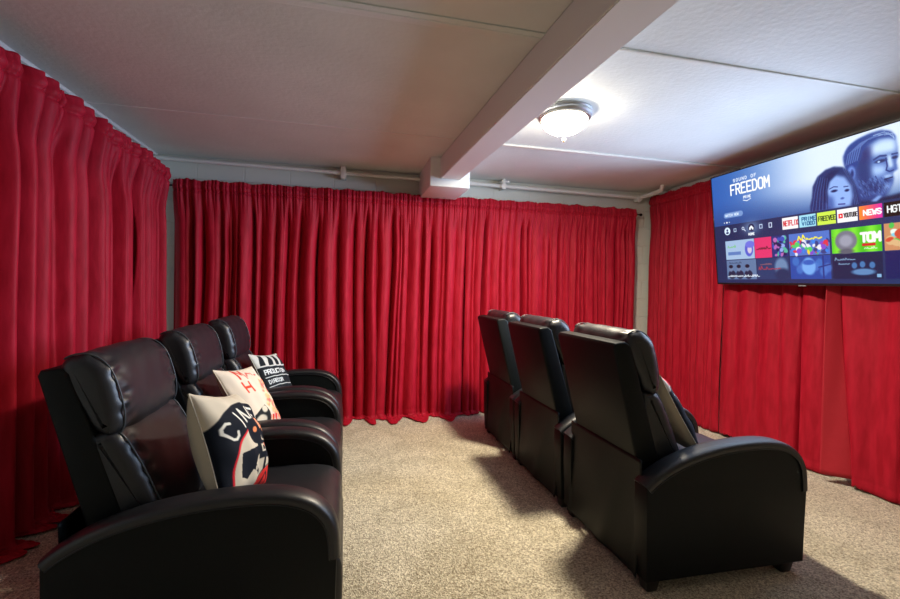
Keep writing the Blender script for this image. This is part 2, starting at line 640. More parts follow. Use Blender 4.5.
def curtain(label, p0, p1, zt0, zt1, nrm, nf, amp, seed, group, length_extra=0.0, parent_name='velvet_curtain',
            puddle=.8, end_shift=None, start_shift=None, flare=0.0, top_folds=None, power=.55, hem=True, gather=1.0, header=.45, crease=.08, gap=.155, extra_crease=None):
    rng = np.random.RandomState(seed)
    p0 = np.array(p0, float)
    p1 = np.array(p1, float)
    L = np.linalg.norm(p1 - p0)
    nrm = np.array(nrm, float)
    nh = int(L / .0045)
    drop = zt0 + length_extra
    q = np.concatenate([np.linspace(0, .14, 15)[:-1], np.linspace(.14, drop - .3, 52)[:-1], np.linspace(drop - .3, drop, 26)])
    nv = len(q)
    tt = np.linspace(0, 1, nh)
    S, Q = np.meshgrid(tt * L, q, indexing='ij')
    T = S / L
    ztop = zt0 + (zt1 - zt0) * T
    ft = fold_fn(L, top_folds or int(nf * 1.7), rng, .7)
    fm = fold_fn(L, nf, rng, power + .15)
    fb = fold_fn(L, max(3, int(nf * .75)), rng, power)
    fine = fold_fn(L, int(L / .028), rng, .9, .4, .6)
    frac = Q / drop
    ph = rng.rand(4) * 6.28
    W = S + .016 * np.sin(Q * 1.5 + ph[0] + S * 2) * smooth(frac * 3) + .002 * np.sin(Q * 5 + ph[1] + S * 9) * smooth(frac * 3)
    a = smooth((Q - .08) / .35)
    b = smooth((frac - .45) / .5)
    D = (ft(W) * (1 - a) * .5 + fm(W) * (.3 + .7 * a)) * (1 - b) + (.75 * fm(W) + .35 * fb(W)) * b
    D += .08 * ft(W) * a
    D = D * amp * (header + (1 - header) * smooth((Q - .07) / .5))
    D += .017 * gather * fine(S) * (1 - smooth((Q - .06) / .25))
    cpos = np.arange(gap * .6, L - .04, gap)
    cpos = cpos + (rng.rand(len(cpos)) - .5) * gap * .8
    zone = smooth((Q - .10) / .22)
    for cp in cpos:
        dpt = crease * (.45 + .55 * rng.rand())
        z_a, z_b = rng.rand() * .25 - .15, .75 + rng.rand() * .9
        D -= dpt * np.exp(-((W - cp - .012 * np.sin(Q * 1.3 + cp * 9)) / (.011 + .004 * frac)) ** 2) * zone * smooth((frac - z_a) / .2) * (1 - smooth((frac - z_b) / .25))
    if extra_crease:
        D -= .07 * np.exp(-((T - extra_crease) / .012) ** 2) * smooth((frac - .1) / .3)
    # rod pocket bulge and pinch below it
    D += .012 * np.exp(-((Q - .055) / .022) ** 2)
    D -= .013 * np.exp(-((Q - .092) / .008) ** 2)
    # soft wrinkles
    D += .0022 * np.sin(S * 41 + Q * 2 + ph[2]) * np.sin(Q * 5 + ph[3] + S * 7) * smooth(frac * 4)
    # ruffle height at the very top
    ruf = .010 * gather * fine(S + .01) * (1 - smooth(Q / .03)) + .006 * np.sin(S * 30 + ph[1]) * (1 - smooth(Q / .05))
    Z = ztop - Q * (ztop / zt0) + ruf
    if hem:
        D += .004 * np.exp(-((Q - (drop - length_extra - .075)) / .006) ** 2) * -1
    out = D.copy()
    low = .035
    ex = np.clip(low - Z, 0, None)
    out += ex * puddle * (.75 + .5 * np.sin(S * 23 + ph[0]))
    Zp = .008 + .030 * (fine(S * .8) * .5 + .5 * fb(S)) * np.exp(-ex * 6) * (1 + np.sin(ex * 70 + S * 12)) * .7
    Z = np.where(Z < low, np.minimum(np.maximum(Zp, .006), low + .03), Z)
    if flare:
        out += flare * smooth((frac - .1) / .9) * smooth((T - .82) / .02) * (1 - smooth((T - .85) / .15) * 1.5)
    sh = np.zeros_like(S)
    if end_shift:
        sh += end_shift * T ** 6 * smooth(frac) * frac
    if start_shift:
        sh += start_shift * (1 - T) ** 6 * smooth(frac) * frac
    S2 = S + sh
    base = p0[None, None, :] + (p1 - p0)[None, None, :] * (S2 / L)[..., None]
    P = base + nrm[None, None, :] * (out - amp * .5 * smooth((Q - .09) / .3))[..., None]
    V = np.zeros(S.shape + (3,))
    V[..., 0] = P[..., 0]
    V[..., 1] = P[..., 1]
    V[..., 2] = Z
    F = grid_faces(nh, nv)
    c = (p0 + p1) / 2
    off = np.array([c[0], c[1], 0])
    o = mesh_np(parent_name, V.reshape(-1, 3) - off, F, M_velvet)
    o.location = off
    sm = o.modifiers.new('thick', 'SOLIDIFY')
    sm.thickness = .0022
    return tag(o, label, 'curtain', group)


def rod(name, a, b, label, r=.008, finial=.016):
    c = Vector(a)
    root = empty(name, a, label, 'curtain rod')
    bm = bmesh.new()
    bm_tube(bm, [(0, 0, 0), tuple(Vector(b) - c)], r, 10)
    from_bm('rod', bm, M_black_metal, root)
    for p in (Vector((0, 0, 0)), Vector(b) - c):
        bm = bmesh.new()
        d = (Vector(b) - c).normalized() * (1 if p.length > .01 else -1)
        bm_tube(bm, [tuple(p - d * .005), tuple(p + d * .012), tuple(p + d * .026), tuple(p + d * .034)], [r, finial, finial * .9, .003], 12)
        from_bm('finial', bm, M_black_metal, root)
    return root


YC = 4.41   # back curtain plane
ZB = 2.165
G = 'red velvet curtain panels'
xs = [-1.47, -.62, .30, 1.18, 2.12, 3.10]
labs = ['red velvet panel at the left end of the back wall, behind the recliners',
        'red velvet panel on the back wall above the furthest left recliner',
        'red velvet panel on the back wall left of the beam end, puddling on the carpet',
        'red velvet panel on the back wall under the beam block, bunched on the carpet beside the far right recliner',
        'unused',
        ]
labs = labs[:2] + [labs[2], labs[4], 'rightmost red velvet panel of the back wall, beside the bare wall strip']
labs[3] = 'red velvet panel on the back wall just right of the beam block'
nfs = [7, 7, 8, 9, 12]
amps = [.10, .095, .075, .055, .045]
ext = [.02, .17, .21, .04, .0]
for i in range(5):
    curtain(labs[i], (xs[i] - .004, YC - .006 * (i % 2)), (xs[i + 1] + .004, YC - .006 * (i % 2)), ZB - .004 + .004 * i, ZB + .004 * i, (0, -1), nfs[i], amps[i], 10 + i, None,
            length_extra=ext[i])
rod('curtain_rod', (-1.53, YC, ZB - .055), (3.145, YC, ZB - .035), 'thin black rod carrying the back wall curtains, end knob by the corner')

# left wall: slightly sloping row, deep folds
lx = lambda y: -1.572 + .095 * (y - 2.0) / 2.25
ys = [1.45, 2.28, 3.02, 3.66, 4.24]
zt = lambda y: 2.285 - .085 * (y - 2.45) / 1.8
llab = ['crimson velvet panel on the left wall, nearest the camera and cut by the photo edge',
        'crimson velvet panel on the left wall beside the nearest recliner back, pooled on carpet',
        'crimson velvet panel in the middle of the left wall behind the left recliners',
        'crimson velvet panel on the left wall closest to the far corner']
for i in range(4):
    curtain(llab[i], (lx(ys[i]), ys[i] + .003), (lx(ys[i + 1]), ys[i + 1] - .003), zt(ys[i]), zt(ys[i + 1]), (1, 0),
            [6, 5, 5, 5][i], .14, 30 + i, None, gather=.3, header=.85, top_folds=6, length_extra=.12)
rod('curtain_rod', (lx(1.4), 1.4, zt(1.4) - .055), (lx(4.27), 4.27, zt(4.27) - .055), 'thin black rod carrying the left wall curtains, end knob by the far corner')

# right wall behind the screen
XC = 3.315
rt = [4.46, 3.43, 2.52, 1.25]
rlab = ['red velvet panel on the right wall between the corner and the screen',
        'red velvet panel below the left half of the screen, hem edge turned outward',
        'red velvet panel below the right half of the screen, cut by photo edge']
curtain(rlab[0], (XC, rt[0]), (XC, rt[1] + .002), 2.335, 2.335, (-1, 0), 11, .04, 50, None, power=1.1, crease=.03, gap=.3, length_extra=-.03)
curtain(rlab[1], (XC, rt[1] - .002), (XC, rt[2] + .01), 2.335, 2.34, (-1, 0), 5, .045, 51, None, power=1.3, crease=.02, gap=.45, extra_crease=.80, length_extra=-.03,
        end_shift=.06)
# lining edge of the middle panel, turned out towards the room and widening to the hem
nf_, nz_ = 14, 60
Ff, Kk = np.meshgrid(np.linspace(0, 1, nf_), np.linspace(0, 1, nz_), indexing='ij')
wd = .010 + .135 * Kk ** 1.7
LX_ = 3.205 + .008 * np.sin(Kk * 9) - .015 * Kk + Ff * (.055 + .05 * Kk) + .004 * np.sin(Ff * 6 + Kk * 14) * Kk
LY_ = 2.430 - Ff * wd
LZ_ = 2.22 - Kk * 2.17 + .01 * Ff * Kk
mid_panel = [o for o in bpy.data.objects if o.get('label') == rlab[1]][0]
M_lining = mat('red_lining', (.44, .02, .035), .5, spec=.3)
noise_bump(M_lining, 22, .5, .006, 4, (1, 1, .8))
ln = mesh_np('lining', np.stack([LX_, LY_, LZ_], -1).reshape(-1, 3) - np.array(mid_panel.location), grid_faces(nf_, nz_), M_lining, mid_panel)
sm_ = ln.modifiers.new('thick', 'SOLIDIFY')
sm_.thickness = .003
ln['label'] = 'paler turned-out lining edge'
curtain(rlab[2], (XC - .02, rt[2] - .004), (XC - .02, rt[3]), 2.34, 2.345, (-1, 0), 4, .055, 52, None, power=1.3, crease=.02, gap=.5, length_extra=-.03, start_shift=.22)
rod('curtain_rod', (XC, 1.20, 2.315), (XC, 4.44, 2.29), 'thin black rod carrying the right wall curtains behind the screen')

# ------------------------------------------------------------------ ceiling light
LX, LY = 1.335, 2.66
lt = empty('ceiling_light', (LX, LY, ZC), 'round flush ceiling light with glowing frosted bowl and nickel rim', 'ceiling light')
bm = bmesh.new()
bm_lathe(bm, [(0, 0), (.168, 0), (.172, -.008), (.166, -.016), (.172, -.024), (.170, -.034), (.158, -.042), (.160, -.050), (.150, -.056), (.132, -.056), (.132, -.03), (0, -.03)], (0, 0))
from_bm('rim', bm, M_nickel, lt, angle=50)
bm = bmesh.new()
prof = [(.143 * math.cos(t), -.052 - .094 * math.sin(t)) for t in np.linspace(0, math.pi / 2, 14)]
prof[-1] = (0, prof[-1][1])
bm_lathe(bm, prof, (0, 0))
from_bm('glass_bowl', bm, M_glass, lt)
bm = bmesh.new()
bm_lathe(bm, [(0, -.142), (.016, -.146), (.018, -.152), (.007, -.157), (.006, -.168), (.012, -.176), (.012, -.184), (.005, -.192), (0, -.198)], (0, 0), 20)
from_bm('finial', bm, mat('brass_finial', (.03, .018, .010), .6), lt)

ld = bpy.data.lights.new('bowl_light', 'AREA')
ld.shape = 'DISK'
ld.size = .17
ld.energy = LAMP_DOWN_W
ld.color = LAMP_COLOR[:3]
lo = bpy.data.objects.new('bowl_light', ld)
COL.objects.link(lo)
lo.parent = lt
lo.location = (0, 0, -.150)

# ------------------------------------------------------------------ television
TS = .975
tvc = Vector((3.29529725 * TS, 3.45764942 * TS, CAM_H + (1.37271386 - CAM_H) * TS))
tv_s = Vector((-0.07306097, -0.99715234, -0.0186899)).normalized()
tv_n = Vector((-0.98893961, 0.07485914, -0.12804123)).normalized()
tv_u = tv_n.cross(tv_s)
if tv_u.z < 0:
    tv_u = -tv_u
TW, TH = 1.66 * TS, .94 * TS
tv = empty('television', tvc, 'large flat screen television tilted on the right wall showing a streaming home menu', 'television')
RT = Matrix((tv_s, tv_u, tv_n)).transposed()   # local x = along screen, y = up, z = toward room
if RT.determinant() < 0:
    raise RuntimeError('frame')
tv.rotation_euler = RT.to_euler()
bm = bmesh.new()
bm_box(bm, (-.003, -.006, -.028), (TW + .003, TH + .003, -.002), .004, 2)
from_bm('housing', bm, M_bezel, tv)
bm = bmesh.new()
for lo, hi in [((-.005, -.012, -.006), (TW + .005, .004, .003)), ((-.005, TH - .004, -.006), (TW + .005, TH + .005, .003)),
               ((-.005, -.012, -.006), (.004, TH + .005, .003)), ((TW - .004, -.012, -.006), (TW + .005, TH + .005, .003))]:
    bm_box(bm, lo, hi, .001, 1)
from_bm('bezel', bm, M_bezel, tv)
bm = bmesh.new()
bm_box(bm, (TW / 2 - .03, -.018, -.004), (TW / 2 + .03, -.010, .0035), .001, 1)
from_bm('badge', bm, mat('grey_badge', (.25, .26, .28), .4), tv)
bm = bmesh.new()
bm_box(bm, (TW / 2 - .2, TH / 2 - .12, -.045), (TW / 2 + .2, TH / 2 + .12, -.026), .003, 1)
bm_box(bm, (TW / 2 - .03, TH / 2 - .1, -.12), (TW / 2 + .03, TH / 2 + .1, -.04), .003, 1)
from_bm('wall_bracket', bm, M_black_metal, tv)

cw, ch = 720, 408
cv = Canvas(cw, ch, (.10, .17, .33))
A = cv.asp
sx = lambda s: s * A
U, V = cv.U / A, cv.V
hero = V < .463
g0 = np.stack([.15 + .0 * U, .35 + .0 * U, .68 + .0 * U], -1)
w = np.exp(-((U - .62) / .33) ** 2) * (1 - smooth((V - .20) / .40))
w = np.maximum(w, smooth((U - .35) / .3) * (1 - smooth((V - .28) / .3)))
light = np.array([.86, .92, 1.0])
col = g0 * (1 - w[..., None]) + light * w[..., None]
dk = smooth((V - .22) / .3)[..., None] * (1 - .55 * smooth((U - .3) / .3) * (1 - smooth((V - .4) / .1)))[..., None]
col = col * (1 - .62 * dk) + np.array([.13, .24, .45]) * .62 * dk
cv.img[hero] = col[hero]
# older man, looking right
def P_(*pts):
    return [(sx(x), y) for x, y in pts]


mid = (.28, .40, .68)
dkb = (.07, .12, .31)
lit = (.78, .88, 1.0)
cv.poly(P_((.725, .47), (.735, .40), (.80, .42), (.86, .44), (.90, .43), (1.0, .40), (1.0, .47)), (.05, .10, .25), soft=3)
cv.poly(P_((.735, .30), (.74, .44), (.80, .455), (.845, .44), (.86, .40), (.87, .33)), (.17, .26, .52), soft=5)
# skull and face
cv.poly(P_((.705, .14), (.712, .09), (.735, .05), (.77, .030), (.82, .022), (.86, .035), (.885, .075), (.890, .14), (.892, .20), (.885, .235),
           (.888, .285), (.872, .30), (.874, .335), (.870, .37), (.855, .41), (.83, .425), (.79, .41), (.755, .36), (.73, .30), (.710, .22)), (.30, .42, .70), soft=2)
cv.poly(P_((.80, .10), (.84, .075), (.885, .09), (.888, .17), (.84, .17), (.80, .165)), lit, soft=7)
cv.poly(P_((.795, .22), (.83, .235), (.85, .24), (.852, .29), (.83, .30), (.80, .29)), (.66, .79, .98), soft=7)
cv.poly(P_((.858, .18), (.868, .19), (.874, .26), (.862, .27), (.856, .22)), lit, soft=3)
cv.poly(P_((.843, .305), (.868, .305), (.868, .32), (.845, .325)), (.70, .82, 1.0), soft=3)
cv.poly(P_((.835, .365), (.862, .365), (.855, .395), (.835, .40)), (.55, .68, .92), soft=5)
cv.poly(P_((.745, .17), (.79, .15), (.80, .21), (.80, .33), (.84, .35), (.842, .41), (.80, .405), (.765, .36), (.748, .28)), (.13, .21, .46), soft=7)
cv.poly(P_((.765, .10), (.80, .09), (.802, .17), (.785, .20), (.762, .17)), (.15, .16, .42), soft=8)
cv.poly(P_((.842, .335), (.868, .335), (.866, .350), (.842, .352)), (.14, .22, .47), soft=3)
# swept hair
cv.poly(P_((.704, .17), (.703, .12), (.722, .065), (.755, .035), (.80, .018), (.84, .018), (.872, .045), (.886, .10), (.865, .075), (.83, .065),
           (.795, .085), (.775, .12), (.765, .165), (.750, .21), (.738, .22), (.722, .20), (.715, .24)), (.14, .24, .54), soft=3)
for k in range(17):
    t = k / 16
    cv.stroke(P_((.712 + .045 * t, .185 - .015 * t), (.722 + .05 * t, .115 - .03 * t), (.765 + .035 * t, .065 - .012 * t), (.83 + .02 * t, .035 + .02 * t)), .0035,
              [(.62, .75, .98), (.08, .14, .40), (.35, .48, .80)][k % 3], .55)
for k in range(7):
    cv.stroke(P_((.805 + .009 * k, .035 + .004 * k), (.845 + .006 * k, .030 + .006 * k), (.882, .085 + .003 * k)), .004, (.80, .90, 1.0) if k % 2 else (.30, .42, .72), .6)
# ear
cv.ell(sx(.731), .245, .024, .045, (.40, .53, .84), 5)
cv.ell(sx(.734), .250, .010, .024, (.12, .19, .45), 4)
# eyes and brows
cv.stroke(P_((.812, .192), (.832, .178), (.852, .184)), .012, (.16, .24, .50))
cv.ell(sx(.834), .211, .034, .010, (.10, .16, .38), 3)
cv.ell(sx(.828), .213, .008, .006, (.70, .82, 1), 2)
cv.stroke(P_((.872, .185), (.888, .186)), .010, (.16, .24, .50))
cv.ell(sx(.880), .208, .016, .009, (.08, .14, .36), 3)
cv.stroke(P_((.852, .20), (.855, .25), (.851, .275), (.862, .288), (.874, .284)), .009, (.14, .22, .50), .9)
cv.stroke(P_((.845, .331), (.870, .326)), .007, (.07, .12, .32))
cv.stroke(P_((.815, .30), (.822, .34), (.818, .375)), .008, (.16, .25, .52), .8)
rgm = np.random.RandomState(3)
for k in range(150):
    x, y = .755 + .10 * rgm.rand(), .30 + .11 * rgm.rand()
    cv.stroke(P_((x, y), (x + .004, y + .014)), .003, (.45, .58, .86) if k % 2 else (.07, .12, .32), .5)
cv.poly(P_((.795, .455), (.822, .425), (.835, .432), (.815, .463)), (.50, .64, .90), soft=2)
# child beside him
cv.poly(P_((.555, .463), (.556, .42), (.566, .36), (.572, .28), (.595, .215), (.63, .18), (.665, .172), (.70, .19), (.728, .25), (.745, .34), (.756, .42), (.762, .463)),
        (.12, .19, .42), soft=2)
cv.poly(P_((.632, .27), (.67, .235), (.705, .26), (.728, .33), (.732, .40), (.722, .463), (.655, .463), (.635, .42), (.628, .34)), (.56, .70, .95), soft=4)
cv.poly(P_((.628, .36), (.655, .38), (.662, .463), (.63, .463)), (.27, .39, .68), soft=6)
cv.poly(P_((.615, .40), (.62, .24), (.655, .195), (.69, .20), (.668, .235), (.645, .27), (.634, .33), (.632, .43)), (.08, .13, .34), soft=3)
cv.stroke(P_((.643, .322), (.660, .312), (.675, .318)), .007, (.14, .22, .48))
cv.stroke(P_((.700, .326), (.716, .328)), .007, (.14, .22, .48))
cv.ell(sx(.661), .342, .022, .009, (.07, .12, .33), 3)
cv.ell(sx(.711), .354, .015, .009, (.07, .12, .33), 3)
cv.ell(sx(.692), .403, .012, .007, (.25, .36, .66), 3)
cv.stroke(P_((.676, .440), (.700, .444)), .010, (.25, .28, .58))
for k in range(14):
    cv.stroke(P_((.600 + .003 * k, .22 + .002 * k), (.580 + .004 * k, .33), (.565 + .005 * k, .46)), .0035, (.42, .56, .86) if k % 3 == 0 else (.06, .11, .30), .5)
for k in range(8):
    cv.stroke(P_((.70 + .003 * k, .20 + .004 * k), (.733 + .001 * k, .32), (.738 + .002 * k, .46)), .0035, (.42, .56, .86) if k % 3 == 0 else (.06, .11, .30), .5)
# lower menu area
low = V >= .463
base = np.stack([.09 + .02 * U, .16 + .03 * U, .32 + .06 * U], -1)
cv.img[low] = base[low]
# title
cv.text('SOUND OF', sx(.150), .088, .024, (.92, .95, 1), .006, .7, .95)
cv.text('FREEDOM', sx(.130), .200, .088, (1, 1, 1), .014, .50, .38)
cv.text('PRIME', sx(.208), .252, .020, (.95, .97, 1), .005, .6, .35)
cv.stroke([(sx(.205), .266), (sx(.228), .278), (sx(.252), .264)], .006, (.95, .97, 1))
cv.rect(sx(.085), .352, sx(.185), .400, (.45, .58, .80))
cv.ell(sx(.085), .376, .024, .024, (.45, .58, .80))
cv.ell(sx(.185), .376, .024, .024, (.45, .58, .80))
cv.text('WATCH NOW', sx(.083), .386, .020, (.85, .92, 1), .005, .7, .25)
for k, x in enumerate((.072, .090, .106)):
    cv.ell(sx(x), .440, .008 if k == 1 else .005, .008 if k == 1 else .005, (1, 1, 1))
# icon row
cv.glow(sx(.244), .515, .085, .055, (.60, .70, .85), .6)
cv.ell(sx(.089), .520, .035, .035, (.85, .92, 1))
cv.ell(sx(.089), .512, .011, .011, (.12, .2, .4))
cv.ell(sx(.089), .536, .018, .010, (.12, .2, .4))
cv.rect(sx(.132), .503, sx(.150), .535, (.7, .78, .9))
cv.rect(sx(.136), .509, sx(.146), .528, (.10, .18, .36))
cv.ell(sx(.193), .513, .014, .014, (.85, .9, 1))
cv.ell(sx(.193), .513, .008, .008, (.10, .18, .36))
cv.stroke([(sx(.199), .523), (sx(.207), .538)], .007, (.85, .9, 1))
cv.ell(sx(.244), .516, .034, .034, (.10, .16, .32))
cv.poly([(sx(.232), .516), (sx(.244), .496), (sx(.256), .516), (sx(.256), .535), (sx(.232), .535)], (.95, .97, 1))
cv.rect(sx(.240), .522, sx(.248), .535, (.10, .16, .32))
cv.text('HOME', sx(.226), .580, .018, (.95, .97, 1), .006, .7, .25)
cv.rect(sx(.292), .498, sx(.310), .535, (.75, .82, .95))
cv.rect(sx(.296), .506, sx(.306), .529, (.10, .18, .36))
cv.rect(sx(.345), .496, sx(.363), .538, (.85, .9, 1))
cv.rect(sx(.349), .502, sx(.359), .532, (.10, .18, .36))
# app row
ty0, ty1 = .478, .570
cv.rect(sx(.418), ty0, sx(.496), ty1, (.97, .95, .96))
cv.text('NETFLIX', sx(.424), .542, .038, (.80, .10, .16), .007, .36, .35)
cv.rect(sx(.502), ty0, sx(.578), ty1, (.62, .86, .94))
cv.text('PRIME', sx(.515), .522, .026, (.05, .35, .55), .007, .7, .25)
cv.text('VIDEO', sx(.515), .556, .024, (.05, .35, .55), .007, .7, .25)
cv.rect(sx(.584), ty0, sx(.662), ty1, (.80, .92, .30))
cv.text('FREEVEE', sx(.590), .540, .032, (.10, .22, .12), .0065, .42, .38)
cv.rect(sx(.668), ty0, sx(.746), ty1, (.97, .97, .98))
cv.rect(sx(.673), .508, sx(.690), .540, (.90, .06, .10))
cv.poly([(sx(.679), .515), (sx(.679), .533), (sx(.686), .524)], (1, 1, 1))
cv.text('YOUTUBE', sx(.694), .537, .028, (.12, .12, .14), .006, .34, .40)
m_ = (cv.U > sx(.752)) & (cv.U < sx(.832)) & (cv.V > ty0) & (cv.V < ty1)
tg = ((cv.U - sx(.752)) / sx(.08))[..., None]
cv.img[m_] = (np.array([1, .55, .15]) * (1 - tg) + np.array([.85, .15, .65]) * tg)[m_]
cv.text('NEWS', sx(.768), .541, .032, (1, 1, 1), .009, .7, .25)
cv.rect(sx(.838), ty0, sx(.916), ty1, (.02, .02, .03))
cv.text('HGTV', sx(.850), .543, .040, (.95, .97, .97), .008, .55, .30)
cv.rect(sx(.922), ty0, sx(1.0), ty1, (.25, .35, .75))
# first tile row
rg = np.random.RandomState(5)


def confetti(u0, v0, u1, v1, pal, n, r=(.008, .024)):
    for _ in range(n):
        c = pal[rg.randint(len(pal))]
        ru, rv = r[0] + rg.rand(2) * (r[1] - r[0])
        x = sx(u0) + ru + rg.rand() * (sx(u1) - sx(u0) - 2 * ru)
        y = v0 + rv + rg.rand() * (v1 - v0 - 2 * rv)
        cv.ell(x, y, ru, rv, c, 2, rg.rand() * 3)


a0, a1 = .612, .785
cv.rect(sx(.070), a0, sx(.255), a1, (.62, .73, .86))
cv.scribble(sx(.085), .675, 5, .026, (.45, .75, .45), 1)
cv.rect(sx(.085), .715, sx(.17), .745, (.35, .48, .72))
cv.ell(sx(.222), .70, .045, .065, (.33, .36, .78), 3)
cv.ell(sx(.226), .705, .024, .035, (.80, .76, .86), 3)
cv.ell(sx(.230), .66, .05, .03, (.42, .44, .85), 3)
cv.rect(sx(.257), a0, sx(.354), a1, (.86, .20, .42))
cv.scribble(sx(.268), .712, 7, .026, (.25, .1, .12), 2)
cv.rect(sx(.356), a0, sx(.440), a1, (.12, .18, .45))
confetti(.358, a0, .438, a1, [(.55, .65, .9), (.2, .3, .7), (.7, .4, .7), (.3, .7, .6), (.1, .1, .3)], 34)
cv.rect(sx(.447), a0, sx(.632), a1, (.30, .45, .78))
confetti(.449, .66, .630, a1, [(.95, .8, .2), (.3, .8, .4), (.85, .2, .3), (.5, .3, .8), (.2, .5, .9), (.9, .9, .95), (.2, .25, .5)], 60)
cv.scribble(sx(.49), .665, 6, .040, (.95, .90, .25), 3)
m_ = (cv.U > sx(.640)) & (cv.U < sx(.827)) & (cv.V > a0) & (cv.V < a1)
st = (.5 + .5 * np.sin(cv.U * 55))[..., None]
cv.img[m_] = (np.array([.28, .74, .12]) * (1 - st) + np.array([.48, .88, .20]) * st)[m_]
cv.ell(sx(.697), .70, .075, .070, (.45, .46, .52), 5)
cv.ell(sx(.697), .775, .05, .02, (.35, .36, .42), 5)
cv.ell(sx(.697), .70, .045, .04, (.60, .61, .68), 8)
cv.text('TOM', sx(.755), .715, .055, (.98, .95, .95), .018, .62, .2)
cv.rect(sx(.757), .728, sx(.805), .746, (.80, .12, .15))
cv.scribble(sx(.765), .765, 6, .014, (.95, 1, .95), 4)
cv.rect(sx(.835), a0, sx(1.0), a1, (.78, .55, .38))
confetti(.837, a0, .999, a1, [(.9, .95, .9), (.3, .75, .3), (.8, .3, .2), (.5, .8, .9), (.85, .7, .5)], 34, (.012, .035))
# second tile row
b0, b1 = .792, .968
cv.rect(sx(.070), b0, sx(.260), b1, (.36, .46, .62))
cv.scribble(sx(.09), .822, 11, .016, (.15, .2, .32), 5)
for x in (.098, .150, .205):
    cv.ell(sx(x + .005), .925, .045, .04, (.10, .14, .26), 3)
    cv.ell(sx(x), .868, .022, .030, (.42, .48, .62), 3)
    cv.ell(sx(x), .850, .024, .016, (.06, .09, .18), 3)
cv.rect(sx(.265), b0, sx(.440), b1, (.12, .22, .40))
cv.ell(sx(.40), .87, .06, .075, (.40, .52, .68), 10)
cv.ell(sx(.405), .93, .07, .05, (.10, .18, .34), 10)
cv.scribble(sx(.285), .845, 9, .014, (.7, .4, .4), 6)
cv.scribble(sx(.275), .885, 8, .030, (.65, .22, .28), 7)
cv.rect(sx(.447), b0, sx(.632), b1, (.12, .28, .62))
for k in range(9):
    cv.ell(sx(.475 + .018 * k), .83 + .09 * ((k * 37) % 10) / 10, .030, .035, (.25 + .03 * (k % 3), .48, .80), 6, alpha=.7)
cv.ell(sx(.535), .87, .055, .065, (.45, .66, .92), 6)
cv.ell(sx(.535), .84, .05, .02, (.18, .36, .72), 4)
cv.stroke([(sx(.60), .80), (sx(.60), .96)], .012, (.10, .2, .5))
cv.stroke([(sx(.58), .88), (sx(.63), .86)], .010, (.10, .2, .5))
cv.rect(sx(.640), b0, sx(.827), b1, (.05, .12, .27))
cv.scribble(sx(.650), .835, 8, .020, (.55, .68, .82), 8)
cv.scribble(sx(.665), .865, 5, .020, (.55, .68, .82), 9)
for x, h_ in ((.725, .05), (.755, .06), (.79, .05)):
    cv.ell(sx(x), .905 - h_ * .6, .018, .022, (.25, .45, .68), 3)
cv.ell(sx(.757), .92, .075, .022, (.35, .52, .72), 4)
cv.rect(sx(.805), .935, sx(.820), .957, (.5, .68, .85))
cv.rect(sx(.835), b0, sx(1.0), b1, (.05, .10, .34))
cv.ell(sx(.90), .86, .02, .012, (.8, .1, .25), 2)
cv.scribble(sx(.075), .945, 22, .020, (.92, .95, 1), 10)

for watts, spread in ((SCREEN_LIGHT_W, 180), (SCREEN_FORWARD_W, 110)):
    ld = bpy.data.lights.new('screen_glow', 'AREA')
    ld.shape = 'RECTANGLE'
    ld.size, ld.size_y = TW * .98, TH * .98
    ld.energy = watts
    ld.spread = math.radians(spread)
    ld.color = (.55, .72, 1.0)
    lo = bpy.data.objects.new('screen_glow', ld)
    COL.objects.link(lo)
    lo.parent = tv
    lo.location = (TW / 2, TH / 2, .006)
    lo.rotation_euler = (math.pi, 0, 0)
gx, gy = np.meshgrid(np.linspace(.004, TW - .004, cw), np.linspace(TH - .004, .004, ch))
Vv = np.stack([gx.ravel(), gy.ravel(), np.zeros(gx.size)], 1)
Fv = grid_faces(ch, cw)[:, ::1]
scr = mesh_np('screen', Vv, Fv, M_screen, tv, smooth=False)
set_paint(scr.data, cv.colors())

# ------------------------------------------------------------------ recliner
SW = .74          # overall width
AW = .095         # arm width


